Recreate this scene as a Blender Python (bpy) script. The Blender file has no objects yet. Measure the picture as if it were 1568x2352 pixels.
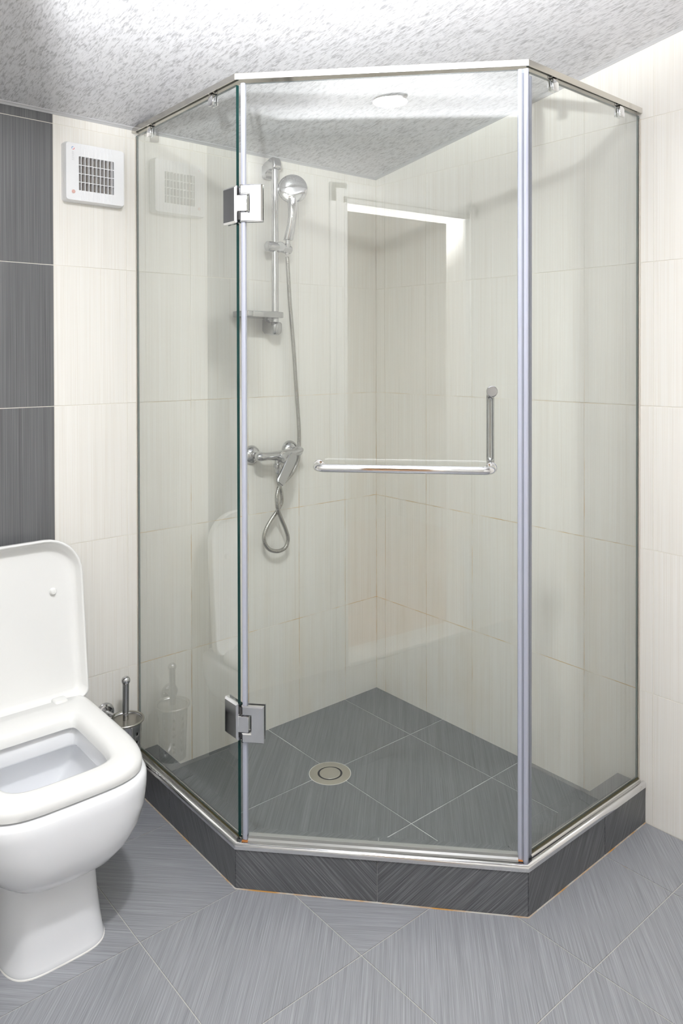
import bpy, bmesh, math, random
from mathutils import Vector, Matrix
random.seed(7)
SC = bpy.context.scene
COL = SC.collection
V = Vector
PI = math.pi

# ------------------------------------------------------------------ camera
F_PX, CX, CY = 1733.87, 798.83, 834.59
YAW, PITCH, ROLL = PI/4 + 0.0771, -0.0090, -0.0019
CAM = V((-2.0011, -2.1672, 1.3081))
fw = V((math.cos(YAW)*math.cos(PITCH), math.sin(YAW)*math.cos(PITCH), math.sin(PITCH)))
rt = V((math.sin(YAW), -math.cos(YAW), 0)); up = rt.cross(fw)
rt, up = rt*math.cos(ROLL)+up*math.sin(ROLL), -rt*math.sin(ROLL)+up*math.cos(ROLL)
cd = bpy.data.cameras.new('camera'); cam = bpy.data.objects.new('camera', cd); COL.objects.link(cam)
M = Matrix((rt, up, -fw)).transposed().to_4x4(); M.translation = CAM
cam.matrix_world = M
cd.sensor_fit = 'VERTICAL'; cd.sensor_height = 36.0; cd.sensor_width = 24.0
cd.lens = F_PX/2352*36.0
cd.shift_x = (784-CX)/2352; cd.shift_y = (CY-1176)/2352
cd.clip_start = 0.01
SC.camera = cam

# ------------------------------------------------------------------ world, lights, exposure
w = bpy.data.worlds.new('world'); SC.world = w; w.use_nodes = True
w.node_tree.nodes['Background'].inputs[0].default_value = (0.8, 0.85, 1, 1)
w.node_tree.nodes['Background'].inputs[1].default_value = 0.3
SC.view_settings.view_transform = 'Standard'; SC.view_settings.look = 'None'
SC.view_settings.gamma = 1; SC.view_settings.use_curve_mapping = False
SC.view_settings.exposure = -0.08
try:
    SC.cycles.use_denoising = True
    SC.cycles.max_bounces = 14; SC.cycles.diffuse_bounces = 6; SC.cycles.glossy_bounces = 6
    SC.cycles.transparent_max_bounces = 24; SC.cycles.sample_clamp_indirect = 8
    SC.cycles.caustics_reflective = False
except Exception: pass

def lamp(name, kind, loc, target, power, color=(1, 1, 1), **kw):
    l = bpy.data.lights.new(name, kind); l.energy = power; l.color = color
    for k, v in kw.items(): setattr(l, k, v)
    o = bpy.data.objects.new(name, l); COL.objects.link(o); o.location = loc
    o.rotation_euler = (V(target)-V(loc)).to_track_quat('-Z', 'Y').to_euler()
    return o
# the photographer's flash in the doorway, tilted up so that it bounces off the ceiling
lamp('flash', 'SPOT', (-2.23, -2.17, 1.63), (-2.23+0.447, -2.17+0.480, 1.63+0.755), 1480, (0.97, 0.985, 1.0),
     shadow_soft_size=0.03, spot_size=math.radians(94), spot_blend=0.9)
# the small ceiling lamp of the room
lamp('downlight_glow', 'AREA', (-1.41, -1.37, 2.197), (-1.41, -1.37, 0), 23, (0.985, 0.99, 1.0), shape='DISK', size=0.12)
lamp('hall_fill', 'POINT', (-3.2, -1.2, 2.2), (-3.2, -1.2, 0), 9, (1.0, 0.80, 0.6), shadow_soft_size=0.12)  # added fill without a fixture, warms the hall mirrored in the door

# ------------------------------------------------------------------ materials
def newmat(name):
    m = bpy.data.materials.new(name); m.use_nodes = True
    nt = m.node_tree; return m, nt, nt.nodes, nt.links, nt.nodes['Principled BSDF']
def mat(name, col, rough=0.5, metal=0.0, **kw):
    m, nt, N, L, b = newmat(name)
    b.inputs['Base Color'].default_value = (*col, 1); b.inputs['Roughness'].default_value = rough
    b.inputs['Metallic'].default_value = metal
    for k, v in kw.items(): b.inputs[k].default_value = v
    return m
def math_node(N, L, op, a, b=None, c=None):
    n = N.new('ShaderNodeMath'); n.operation = op
    for i, x in enumerate((a, b, c)):
        if x is None: continue
        if isinstance(x, (int, float)): n.inputs[i].default_value = x
        else: L.new(x, n.inputs[i])
    return n.outputs[0]
def noise(N, L, vec, scale, detail=2.0, rough=0.5, dist=0.0):
    n = N.new('ShaderNodeTexNoise'); n.inputs['Scale'].default_value = scale
    n.inputs['Detail'].default_value = detail; n.inputs['Roughness'].default_value = rough
    n.inputs['Distortion'].default_value = dist
    if vec is not None: L.new(vec, n.inputs['Vector'])
    return n.outputs[0]
def mapping(N, L, vec, scale=(1, 1, 1), loc=(0, 0, 0)):
    n = N.new('ShaderNodeMapping'); n.inputs['Scale'].default_value = scale; n.inputs['Location'].default_value = loc
    L.new(vec, n.inputs['Vector']); return n.outputs[0]
def ramp(N, L, fac, stops):
    n = N.new('ShaderNodeValToRGB'); e = n.color_ramp.elements
    while len(e) > 1: e.remove(e[-1])
    e[0].position = stops[0][0]; e[0].color = (*stops[0][1], 1)
    for p, c in stops[1:]:
        x = e.new(p); x.color = (*c, 1)
    L.new(fac, n.inputs[0]); return n.outputs[0]
def mixc(N, L, fac, a, b, mode='MIX'):
    n = N.new('ShaderNodeMix'); n.data_type = 'RGBA'; n.blend_type = mode
    ins = {'Factor': n.inputs[0], 'A': n.inputs[6], 'B': n.inputs[7]}
    for k, x in (('Factor', fac), ('A', a), ('B', b)):
        if isinstance(x, (int, float)): ins[k].default_value = x
        elif isinstance(x, tuple): ins[k].default_value = (*x, 1)
        else: L.new(x, ins[k])
    return n.outputs[2]

def tile_mat(name, stops_fine, stops_band, rough, fine=(420, 3.0), band=(45, 0.8), bump=0.05, coat=0.0, stain=0.0):
    """streaks run along the V axis of the UV map (metres); each tile object gets its own offset"""
    m, nt, N, L, b = newmat(name)
    uv = N.new('ShaderNodeUVMap').outputs[0]
    oi = N.new('ShaderNodeObjectInfo')
    add = N.new('ShaderNodeVectorMath'); add.operation = 'ADD'; L.new(uv, add.inputs[0])
    cmb = N.new('ShaderNodeCombineXYZ')
    for i in range(3): L.new(math_node(N, L, 'MULTIPLY', oi.outputs['Random'], 37.0 + 11*i), cmb.inputs[i])
    L.new(cmb.outputs[0], add.inputs[1]); vec = add.outputs[0]
    f1 = noise(N, L, mapping(N, L, vec, (fine[0], fine[1], 1)), 1.0, 3.0, 0.65)
    f2 = noise(N, L, mapping(N, L, vec, (band[0], band[1], 1)), 1.0, 3.0, 0.6)
    c1 = ramp(N, L, f1, stops_fine); c2 = ramp(N, L, f2, stops_band)
    col = mixc(N, L, 1.0, c1, c2, 'MULTIPLY')
    if stain:
        geo = N.new('ShaderNodeNewGeometry').outputs['Position']
        s = noise(N, L, mapping(N, L, geo, (7, 7, 2.6)), 1.0, 3.0, 0.6)
        sep = N.new('ShaderNodeSeparateXYZ'); L.new(geo, sep.inputs[0])
        low = N.new('ShaderNodeMapRange'); low.inputs[1].default_value = 1.5; low.inputs[2].default_value = 0.2
        L.new(sep.outputs[2], low.inputs[0])
        inx = math_node(N, L, 'GREATER_THAN', sep.outputs[0], -0.99); iny = math_node(N, L, 'GREATER_THAN', sep.outputs[1], -1.08)
        mk = N.new('ShaderNodeMapRange'); mk.inputs[1].default_value = 0.48; mk.inputs[2].default_value = 0.72
        L.new(s, mk.inputs[0])
        f = math_node(N, L, 'MULTIPLY', math_node(N, L, 'MULTIPLY', mk.outputs[0], low.outputs[0]), math_node(N, L, 'MULTIPLY', inx, iny))
        col = mixc(N, L, math_node(N, L, 'MULTIPLY', f, stain), col, (0.66, 0.52, 0.30))
    L.new(col, b.inputs['Base Color'])
    b.inputs['Roughness'].default_value = rough
    b.inputs['Coat Weight'].default_value = coat; b.inputs['Coat Roughness'].default_value = 0.08
    if bump:
        bn = N.new('ShaderNodeBump'); bn.inputs['Strength'].default_value = bump; bn.inputs['Distance'].default_value = 0.001
        L.new(f1, bn.inputs['Height']); L.new(bn.outputs[0], b.inputs['Normal'])
    return m

M_CREAM = tile_mat('cream_tile', [(0.30, (0.785, 0.752, 0.692)), (0.5, (0.84, 0.820, 0.772)), (0.72, (0.86, 0.849, 0.815))],
                   [(0.3, (0.955, 0.952, 0.945)), (0.55, (0.98, 0.978, 0.975)), (0.75, (1, 1, 1))], 0.22, fine=(430, 2.2), band=(45, 0.5), bump=0.03, stain=0.18)
M_DARK = tile_mat('charcoal_wall_tile', [(0.30, (0.092, 0.094, 0.097)), (0.5, (0.140, 0.142, 0.146)), (0.74, (0.215, 0.218, 0.223))],
                  [(0.3, (0.8, 0.8, 0.8)), (0.7, (1, 1, 1))], 0.30, fine=(560, 2.0), band=(40, 0.5))
M_FLOOR = tile_mat('grey_floor_tile', [(0.32, (0.20, 0.205, 0.222)), (0.50, (0.27, 0.276, 0.296)), (0.68, (0.36, 0.366, 0.388))],
                   [(0.3, (0.88, 0.88, 0.88)), (0.7, (1, 1, 1))], 0.36, fine=(800, 6.0), band=(110, 1.8), bump=0.06)
M_SFLOOR = tile_mat('shower_floor_tile', [(0.30, (0.145, 0.152, 0.162)), (0.5, (0.185, 0.194, 0.205)), (0.74, (0.245, 0.255, 0.265))],
                    [(0.3, (0.82, 0.82, 0.82)), (0.7, (1, 1, 1))], 0.3, fine=(480, 5.0), band=(70, 1.2), bump=0.04)
M_CURB = tile_mat('curb_tile', [(0.32, (0.062, 0.064, 0.069)), (0.5, (0.108, 0.111, 0.118)), (0.70, (0.21, 0.213, 0.222))],
                  [(0.3, (0.85, 0.85, 0.85)), (0.7, (1, 1, 1))], 0.3, fine=(560, 7.0), band=(80, 1.6))

def grout(name, base, stain_col, lo, hi, inside=True):
    m, nt, N, L, b = newmat(name)
    geo = N.new('ShaderNodeNewGeometry').outputs['Position']
    s = noise(N, L, geo, 9.0, 4.0, 0.6)
    mk = N.new('ShaderNodeMapRange'); mk.inputs[1].default_value = lo; mk.inputs[2].default_value = hi; L.new(s, mk.inputs[0])
    f = mk.outputs[0]
    if inside:
        sep = N.new('ShaderNodeSeparateXYZ'); L.new(geo, sep.inputs[0])
        low = N.new('ShaderNodeMapRange'); low.inputs[1].default_value = 1.35; low.inputs[2].default_value = 0.85; L.new(sep.outputs[2], low.inputs[0])
        inx = math_node(N, L, 'GREATER_THAN', sep.outputs[0], -0.99); iny = math_node(N, L, 'GREATER_THAN', sep.outputs[1], -1.08)
        f = math_node(N, L, 'MULTIPLY', math_node(N, L, 'MULTIPLY', f, low.outputs[0]), math_node(N, L, 'MULTIPLY', inx, iny))
    L.new(mixc(N, L, f, base, stain_col), b.inputs['Base Color']); b.inputs['Roughness'].default_value = 0.8
    return m
M_GROUTW = grout('wall_grout', (0.80, 0.77, 0.70), (0.66, 0.43, 0.15), 0.43, 0.60)
M_GROUTF = grout('floor_grout', (0.47, 0.455, 0.43), (0.40, 0.22, 0.08), 0.60, 0.75, False)
M_GROUTS = grout('shower_grout', (0.44, 0.45, 0.46), (0.66, 0.67, 0.68), 0.42, 0.60, False)
M_FOOT = grout('curb_foot_joint', (0.44, 0.42, 0.39), (0.42, 0.22, 0.06), 0.44, 0.60, False)
M_GROUTC = mat('curb_grout', (0.42, 0.42, 0.42), 0.8)

def ceiling_mat():
    m, nt, N, L, b = newmat('speckled_ceiling_panel')
    geo = N.new('ShaderNodeNewGeometry').outputs['Position']
    n1 = noise(N, L, mapping(N, L, geo, (300, 40, 300)), 1.0, 3.0, 0.55, 0.1)
    n2 = noise(N, L, mapping(N, L, geo, (90, 26, 90)), 1.0, 2.0, 0.5, 0.4)
    f = math_node(N, L, 'ADD', math_node(N, L, 'MULTIPLY', n1, 0.62), math_node(N, L, 'MULTIPLY', n2, 0.38))
    L.new(ramp(N, L, f, [(0.36, (0.38, 0.38, 0.40)), (0.45, (0.53, 0.53, 0.55)), (0.51, (0.65, 0.65, 0.675)), (0.60, (0.69, 0.69, 0.715))]), b.inputs['Base Color'])
    b.inputs['Roughness'].default_value = 0.42
    return m
M_CEIL = ceiling_mat()
M_CHROME = mat('chrome', (0.80, 0.80, 0.81), 0.07, 1.0)
M_CHROMEF = mat('fitting_chrome', (0.54, 0.54, 0.55), 0.06, 1.0)
M_CHROME2 = mat('satin_chrome', (0.46, 0.46, 0.465), 0.16, 1.0)
M_STEEL = mat('brushed_steel', (0.40, 0.385, 0.35), 0.28, 1.0)
M_ALU = mat('brushed_aluminium', (0.80, 0.79, 0.77), 0.24, 1.0)
M_RAIL = mat('rail_metal', (0.60, 0.575, 0.53), 0.14, 1.0)
M_DRAIN = mat('drain_steel', (0.60, 0.575, 0.51), 0.30, 1.0)
M_HOSE = mat('hose_metal', (0.42, 0.41, 0.385), 0.22, 1.0)
M_BLACK = mat('black_rubber', (0.012, 0.012, 0.012), 0.5)
M_HINGE_D = mat('dark_chrome_plate', (0.10, 0.10, 0.105), 0.12, 1.0)
M_CERAMIC = mat('white_ceramic', (0.81, 0.82, 0.84), 0.10, 0.0, **{'Coat Weight': 0.4, 'Coat Roughness': 0.03})
M_SEATP = mat('white_seat_plastic', (0.80, 0.80, 0.785), 0.22)
M_PLASTIC = mat('white_fan_plastic', (0.84, 0.845, 0.86), 0.25)
M_FANIN = mat('brown_fan_inside', (0.34, 0.30, 0.26), 0.6)  # one brownish tone for the fan's back plate and louvres
M_LED = mat('amber_lens', (0.66, 0.42, 0.38), 0.2)
M_GREYP = mat('grey_print', (0.66, 0.66, 0.67), 0.5)
M_BLUEP = mat('blue_print', (0.12, 0.26, 0.62), 0.4)
M_REDP = mat('red_print', (0.70, 0.08, 0.10), 0.4)
M_SILI = mat('beige_silicone', (0.62, 0.57, 0.50), 0.4)
M_SILID = mat('mould_dark_silicone', (0.06, 0.05, 0.02), 0.5)
M_SILIW = mat('white_silicone', (0.78, 0.77, 0.74), 0.5)
M_WHITE = mat('white_painted_wood', (0.82, 0.82, 0.80), 0.35)
M_TRIM = mat('ceiling_trim_plastic', (0.50, 0.50, 0.51), 0.35)
M_HALLW = mat('hall_wall_paint', (0.60, 0.52, 0.42), 0.8)
M_HALLF = mat('hall_wood_floor', (0.55, 0.33, 0.18), 0.5)
M_RUST = mat('rust_stain', (0.42, 0.16, 0.04), 0.7)

def glass_mat(name, tint):
    m = bpy.data.materials.new(name); m.use_nodes = True
    nt = m.node_tree; N, L = nt.nodes, nt.links; N.clear()
    out = N.new('ShaderNodeOutputMaterial'); tr = N.new('ShaderNodeBsdfTransparent'); gl = N.new('ShaderNodeBsdfGlossy')
    tr.inputs[0].default_value = (*tint, 1); gl.inputs[0].default_value = (1, 1, 1, 1); gl.inputs[1].default_value = 0.0
    fr = N.new('ShaderNodeFresnel'); fr.inputs[0].default_value = 1.5
    g = N.new('ShaderNodeNewGeometry')
    front = math_node(N, L, 'SUBTRACT', 1.0, g.outputs['Backfacing'])
    f = math_node(N, L, 'MINIMUM', math_node(N, L, 'MULTIPLY', math_node(N, L, 'MULTIPLY', fr.outputs[0], 1.85), front), 1.0)
    mx = N.new('ShaderNodeMixShader'); L.new(f, mx.inputs[0]); L.new(tr.outputs[0], mx.inputs[1]); L.new(gl.outputs[0], mx.inputs[2])
    L.new(mx.outputs[0], out.inputs[0]); return m
M_GLASS = glass_mat('toughened_glass', (0.960, 0.972, 0.963))
M_EDGE = mat('green_glass_edge', (0.008, 0.040, 0.036), 0.12)
def seal_mat(name, col, alpha):
    m, nt, N, L, b = newmat(name)
    b.inputs['Base Color'].default_value = (*col, 1); b.inputs['Roughness'].default_value = 0.22
    b.inputs['Alpha'].default_value = alpha; b.inputs['Specular IOR Level'].default_value = 0.8
    return m
M_SEAL = seal_mat('clear_magnetic_seal', (0.50, 0.52, 0.62), 0.80)
M_SEALR = seal_mat('grey_magnetic_seal', (0.27, 0.29, 0.34), 0.85)
M_SEAL2 = seal_mat('clear_bubble_seal', (0.40, 0.40, 0.385), 0.72)
M_SEALD = mat('magnet_strip', (0.22, 0.26, 0.42), 0.3)

# ------------------------------------------------------------------ mesh helpers
def link(name, me, parent=None, mats=None):
    o = bpy.data.objects.new(name, me); COL.objects.link(o)
    if parent is not None: o.parent = parent
    if mats is not None:
        for m in (mats if isinstance(mats, (list, tuple)) else [mats]): me.materials.append(m)
    return o
def obj(name, bm, m, parent=None, smooth=True, angle=35, loc=None):
    bmesh.ops.recalc_face_normals(bm, faces=bm.faces)
    me = bpy.data.meshes.new(name); bm.to_mesh(me); bm.free()
    if loc is not None: me.transform(Matrix.Translation(-V(loc)))
    o = link(name, me, parent, m)
    if loc is not None: o.location = V(loc) - (parent.location if parent is not None and parent.type == 'EMPTY' else V((0, 0, 0)))
    elif parent is not None: o.matrix_parent_inverse = Matrix.Translation(-parent.location) if parent.parent is None else Matrix.Identity(4)
    if smooth:
        me.shade_smooth()
        try: me.set_sharp_from_angle(angle=math.radians(angle))
        except Exception: pass
    return o
def thing(name, label, cat, loc=(0, 0, 0), group=None):
    o = bpy.data.objects.new(name, None); COL.objects.link(o); o.location = loc; o.empty_display_size = 0.05
    o['label'] = label; o['category'] = cat
    if group: o['group'] = group
    return o
def struct(o): o['kind'] = 'structure'; return o

def bx(bm, lo, hi, bev=0.0, mtx=None, seg=2):
    lo, hi = V(lo), V(hi)
    r = bmesh.ops.create_cube(bm, size=1.0); vs = r['verts']
    c = (lo+hi)/2; s = hi-lo
    for v in vs: v.co = V((v.co.x*s.x, v.co.y*s.y, v.co.z*s.z)) + c
    if bev > 0:
        es = list({e for v in vs for e in v.link_edges})
        rr = bmesh.ops.bevel(bm, geom=es, offset=bev, segments=seg, profile=0.5, affect='EDGES')
        vs = list({v for f in rr['faces'] for v in f.verts} | {v for v in vs if v.is_valid})
    if mtx is not None:
        allv = set(vs); 
        for v in allv: v.co = mtx @ v.co
    return vs
def slab(bm, pts, nrm, th, uvdir=None, uvoff=(0, 0)):
    """polygon pts (3D, in one plane) is the visible face; body goes th behind it"""
    nrm = V(nrm).normalized(); pts = [V(p) for p in pts]
    a = [bm.verts.new(p) for p in pts]; b = [bm.verts.new(p-nrm*th) for p in pts]
    n = len(pts); fs = [bm.faces.new(a), bm.faces.new(list(reversed(b)))]
    for i in range(n): fs.append(bm.faces.new((a[i], b[i], b[(i+1) % n], a[(i+1) % n])))
    if uvdir is not None:
        uv = bm.loops.layers.uv.verify(); d = V(uvdir).normalized(); e = nrm.cross(d)
        for f in fs:
            for l in f.loops: l[uv].uv = (l.vert.co.dot(e)+uvoff[0], l.vert.co.dot(d)+uvoff[1])
    return fs
def inset_poly(pts, nrm, g):
    """shrink a convex polygon by g inside its plane"""
    nrm = V(nrm).normalized(); pts = [V(p) for p in pts]; n = len(pts); out = []
    c = sum(pts, V())/n
    for i in range(n):
        p0, p, p1 = pts[i-1], pts[i], pts[(i+1) % n]
        d0 = (p-p0).normalized(); d1 = (p1-p).normalized()
        n0 = nrm.cross(d0); n1 = nrm.cross(d1)
        if n0.dot(c-p) < 0: n0, n1 = -n0, -n1
        b = (n0+n1); k = g/max(0.2, (1+n0.dot(n1))) if b.length > 1e-6 else 0
        out.append(p+b*k)
    return out
def clip(poly, keep):
    """2-D Sutherland-Hodgman with half planes keep = [(nx,ny,c)], keeping nx*x+ny*y<=c"""
    for nx, ny, c in keep:
        out = []
        for i in range(len(poly)):
            p, q = poly[i], poly[(i+1) % len(poly)]
            dp, dq = nx*p[0]+ny*p[1]-c, nx*q[0]+ny*q[1]-c
            if dp <= 0: out.append(p)
            if dp*dq < 0:
                t = dp/(dp-dq); out.append((p[0]+t*(q[0]-p[0]), p[1]+t*(q[1]-p[1])))
        poly = out
        if len(poly) < 3: return []
    res = []
    for p in poly:
        if not res or (abs(p[0]-res[-1][0])+abs(p[1]-res[-1][1])) > 1e-5: res.append(p)
    if len(res) > 2 and abs(res[0][0]-res[-1][0])+abs(res[0][1]-res[-1][1]) < 1e-5: res.pop()
    return res if len(res) > 2 else []
def area2(p): return abs(sum(p[i][0]*p[(i+1) % len(p)][1]-p[(i+1) % len(p)][0]*p[i][1] for i in range(len(p)))/2)
def loft(bm, loops, cap0=True, cap1=True, closed=True):
    vs = [[bm.verts.new(p) for p in lp] for lp in loops]; n = len(loops[0])
    for a, b in zip(vs, vs[1:]):
        for i in range(n if closed else n-1):
            j = (i+1) % n
            try: bm.faces.new((a[i], a[j], b[j], b[i]))
            except ValueError: pass
    if cap0: bm.faces.new(list(reversed(vs[0])))
    if cap1: bm.faces.new(vs[-1])
    return vs
def frame_for(d):
    d = d.normalized(); u = V((0, 0, 1)) if abs(d.z) < 0.9 else V((1, 0, 0))
    a = d.cross(u).normalized(); return a, a.cross(d).normalized()
def tube(bm, pts, r, n=16, cap=True):
    pts = [V(p) for p in pts]; rs = r if isinstance(r, (list, tuple)) else [r]*len(pts)
    loops = []; a = None
    for i, p in enumerate(pts):
        d = (pts[min(i+1, len(pts)-1)]-pts[max(i-1, 0)]).normalized()
        if a is None: a, b = frame_for(d)
        else:
            a = (a-d*a.dot(d)).normalized(); b = a.cross(d).normalized()
        loops.append([p+(a*math.cos(t)+b*math.sin(t))*rs[i] for t in (2*PI*k/n for k in range(n))])
    loft(bm, loops, cap, cap)
def lathe(bm, origin, axis, prof, n=32, cap0=True, cap1=True):
    """prof = [(distance along axis, radius)]"""
    o = V(origin); ax = V(axis).normalized(); a, b = frame_for(ax)
    loops = [[o+ax*h+(a*math.cos(t)+b*math.sin(t))*max(r, 1e-5) for t in (2*PI*k/n for k in range(n))] for h, r in prof]
    loft(bm, loops, cap0, cap1)
def sweep_plan(bm, path, prof):
    """path = 3-D points seen from above, prof = closed list of (outward, up); mitred corners; outward = right of travel"""
    P = [V(p) for p in path]; loops = []
    for i, p in enumerate(P):
        ds = []
        if i > 0: d = P[i]-P[i-1]; d.z = 0; ds.append(d.normalized())
        if i < len(P)-1: d = P[i+1]-P[i]; d.z = 0; ds.append(d.normalized())
        ns = [V((d.y, -d.x, 0)) for d in ds]
        if len(ns) == 2: nn = (ns[0]+ns[1]); nn = nn/(1+ns[0].dot(ns[1]))
        else: nn = ns[0]
        loops.append([p+nn*a+V((0, 0, b)) for a, b in prof])
    loft(bm, loops)
def rrect(w, h, r, n=6):
    """rounded rectangle outline centred on 0"""
    pts = []
    for cx, cy, a0 in ((w/2-r, h/2-r, 0), (-w/2+r, h/2-r, PI/2), (-w/2+r, -h/2+r, PI), (w/2-r, -h/2+r, 1.5*PI)):
        for k in range(n+1):
            a = a0+PI/2*k/n; pts.append((cx+r*math.cos(a), cy+r*math.sin(a)))
    return pts
def catmull(pts, m=12):
    P = [V(p) for p in pts]; P = [P[0]*2-P[1]]+P+[P[-1]*2-P[-2]]; out = []
    for i in range(1, len(P)-2):
        for k in range(m):
            t = k/m; a, b, c, d = P[i-1:i+3]
            out.append(0.5*((2*b)+(c-a)*t+(2*a-5*b+4*c-d)*t*t+(3*b-a-3*c+d)*t**3))
    out.append(P[-2]); return out

# ------------------------------------------------------------------ the room: constants
HT, Z0, WT = 0.400, 1.9689, 0.2160          # wall tile height, highest joint, tile width
UJ, VJ = 0.1607, 0.0509                      # first vertical joints from the corner
XB, YB = -1.945, -2.95                       # entrance wall, near wall
ZC, KC = 2.002, 0.153                        # ceiling height in the corner and its slope
TS, PU, PV = 0.3508, 0.5646, 0.5905          # floor tile module and grid origin
ZS = 0.0127                                  # shower floor level
ceil_z = lambda y: ZC-KC*y
G = 0.0011                                   # half a wall joint

def plain_uv_mesh(name, pts, nrm, th, uvdir):
    bm = bmesh.new(); slab(bm, pts, nrm, th, uvdir); bmesh.ops.recalc_face_normals(bm, faces=bm.faces)
    me = bpy.data.meshes.new(name); bm.to_mesh(me); bm.free(); return me

# wall_left: the plane y = 0
def wall_base(name, lo, hi, m):
    bm = bmesh.new(); bx(bm, lo, hi); return struct(obj(name, bm, m, smooth=False))
wl = wall_base('wall_left', (XB-0.12, 0.0012, -0.05), (0.14, 0.14, 2.10), M_GROUTW)
wr = wall_base('wall_right', (0.0012, YB-0.12, -0.05), (0.14, 0.0012, 2.60), M_GROUTW)
cache = {}
def wall_tile(parent, side, a, b, z0, z1, m):
    w_, h_ = b-a, z1-z0; key = (side, round(w_, 4), round(h_, 4), m.name)
    if key not in cache:
        if side == 'L': pts = [(0, 0, 0), (-w_, 0, 0), (-w_, 0, h_), (0, 0, h_)]; n = (0, -1, 0)
        else: pts = [(0, 0, 0), (0, -w_, 0), (0, -w_, h_), (0, 0, h_)]; n = (-1, 0, 0)
        me = plain_uv_mesh('tile', inset_poly(pts, n, G), n, 0.0011, (0, 0, 1)); me.materials.append(m); cache[key] = me
    o = bpy.data.objects.new('tile', cache[key]); COL.objects.link(o); o.parent = parent
    o.location = (-a, 0, z0) if side == 'L' else (0, -a, z0)
def joints(first, step, end):
    r = [0.0]; x = first
    while x < end-0.01: r.append(x); x += step
    r.append(end); return r
rows = [(0.0, Z0-4*HT), (Z0-4*HT, Z0-3*HT), (Z0-3*HT, Z0-2*HT), (Z0-2*HT, Z0-HT), (Z0-HT, Z0)]
ju = joints(UJ, WT, -XB)
for i in range(len(ju)-1):
    dark = 1.2 < ju[i] < 1.5
    for z0, z1 in rows+[(Z0, ZC)]: wall_tile(wl, 'L', ju[i], ju[i+1], z0, z1, M_DARK if dark else M_CREAM)
jv = joints(VJ, WT, -YB)
for i in range(len(jv)-1):
    top = min(Z0+HT, ceil_z(-jv[i+1])+0.005)
    for z0, z1 in rows+[(Z0, top)]: wall_tile(wr, 'R', jv[i], jv[i+1], z0, z1, M_CREAM)
    if ceil_z(-jv[i+1]) > Z0+HT: wall_tile(wr, 'R', jv[i], jv[i+1], Z0+HT, ceil_z(-jv[i+1])+0.005, M_CREAM)

# entrance wall with its doorway (the photographer stands in it) and the near wall: seen only in the glass
def cream_plain():
    m, nt, N, L, b = newmat('cream_tiled_wall')
    geo = N.new('ShaderNodeNewGeometry').outputs['Position']
    sep = N.new('ShaderNodeSeparateXYZ'); L.new(geo, sep.inputs[0])
    def line(src, step, off):
        t = math_node(N, L, 'FRACT', math_node(N, L, 'DIVIDE', math_node(N, L, 'ADD', src, off), step))
        return math_node(N, L, 'LESS_THAN', t, 0.008)
    f = line(sep.outputs[2], HT, -Z0+10*HT)
    n1 = noise(N, L, mapping(N, L, geo, (300, 300, 2)), 1.0, 2.0)
    c = ramp(N, L, n1, [(0.3, (0.78, 0.76, 0.71)), (0.7, (0.88, 0.87, 0.84))])
    L.new(mixc(N, L, f, c, (0.62, 0.6, 0.55)), b.inputs['Base Color']); b.inputs['Roughness'].default_value = 0.3
    return m
M_PLAINW = cream_plain()
DY0, DY1, DZ = -1.545, -2.215, 1.950         # clear opening of the doorway
bm = bmesh.new()
bx(bm, (XB-0.12, DY0, -0.05), (XB, 0.14, 2.60)); bx(bm, (XB-0.12, YB-0.12, -0.05), (XB, DY1, 2.60)); bx(bm, (XB-0.12, DY1, DZ), (XB, DY0, 2.60))
wb = struct(obj('wall_entrance', bm, M_PLAINW, smooth=False))
bm = bmesh.new(); bx(bm, (XB-0.12, YB-0.12, -0.05), (0.14, YB, 2.60)); struct(obj('wall_near', bm, M_PLAINW, smooth=False))

# ceiling: one sloping sheet of speckled panel
bm = bmesh.new()
x0, x1 = XB-0.12, 0.14; ya, yb = 0.14, YB-0.12
vs = [(x0, ya, ceil_z(ya)), (x1, ya, ceil_z(ya)), (x1, yb, ceil_z(yb)), (x0, yb, ceil_z(yb))]
slab(bm, vs, (0, -0.1512, -0.9885), 0.05); struct(obj('ceiling', bm, M_CEIL, smooth=False))
# trims between ceiling and walls
def trim(name, a, b, n):
    bm = bmesh.new(); a, b = V(a), V(b); n = V(n); loops = []
    prof = [(0, 0.002), (0.010, 0.002), (0.010, -0.0015), (0.006, -0.003), (0.0035, -0.006), (0.0025, -0.0075), (0, -0.0075)]
    for p in (a, b): loops.append([p+n*u+V((0, 0, v)) for u, v in prof])
    loft(bm, loops); return struct(obj(name, bm, M_TRIM, angle=50))
trim('trim_1', (XB, 0, ZC), (0, 0, ZC), (0, -1, 0))
trim('trim_2', (0, 0, ZC), (0, YB, ceil_z(YB)), (-1, 0, 0))

# floor: grout bed, tiles of the room and tiles of the shower
bm = bmesh.new(); bx(bm, (XB-0.12, YB-0.12, -0.06), (0.14, 0.14, -0.0012)); fl = struct(obj('floor', bm, M_GROUTF, smooth=False))
O = [V((-1.0127, 0)), V((-1.0127, -0.5847)), V((-0.5477, -1.1123)), V((0, -1.1095))]     # curb outline outside
def off_line(a, b, d):
    t = (b-a).normalized(); n = V((t.y, -t.x)); n = -n; return a+n*d, b+n*d
def isect(p, q, r, s):
    d1, d2 = q-p, s-r; k = ((r.x-p.x)*d2.y-(r.y-p.y)*d2.x)/(d1.x*d2.y-d1.y*d2.x); return p+d1*k
WCB = 0.084
L0 = off_line(O[0], O[1], WCB); L1 = off_line(O[1], O[2], WCB); L2 = off_line(O[2], O[3], WCB+0.002)
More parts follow.
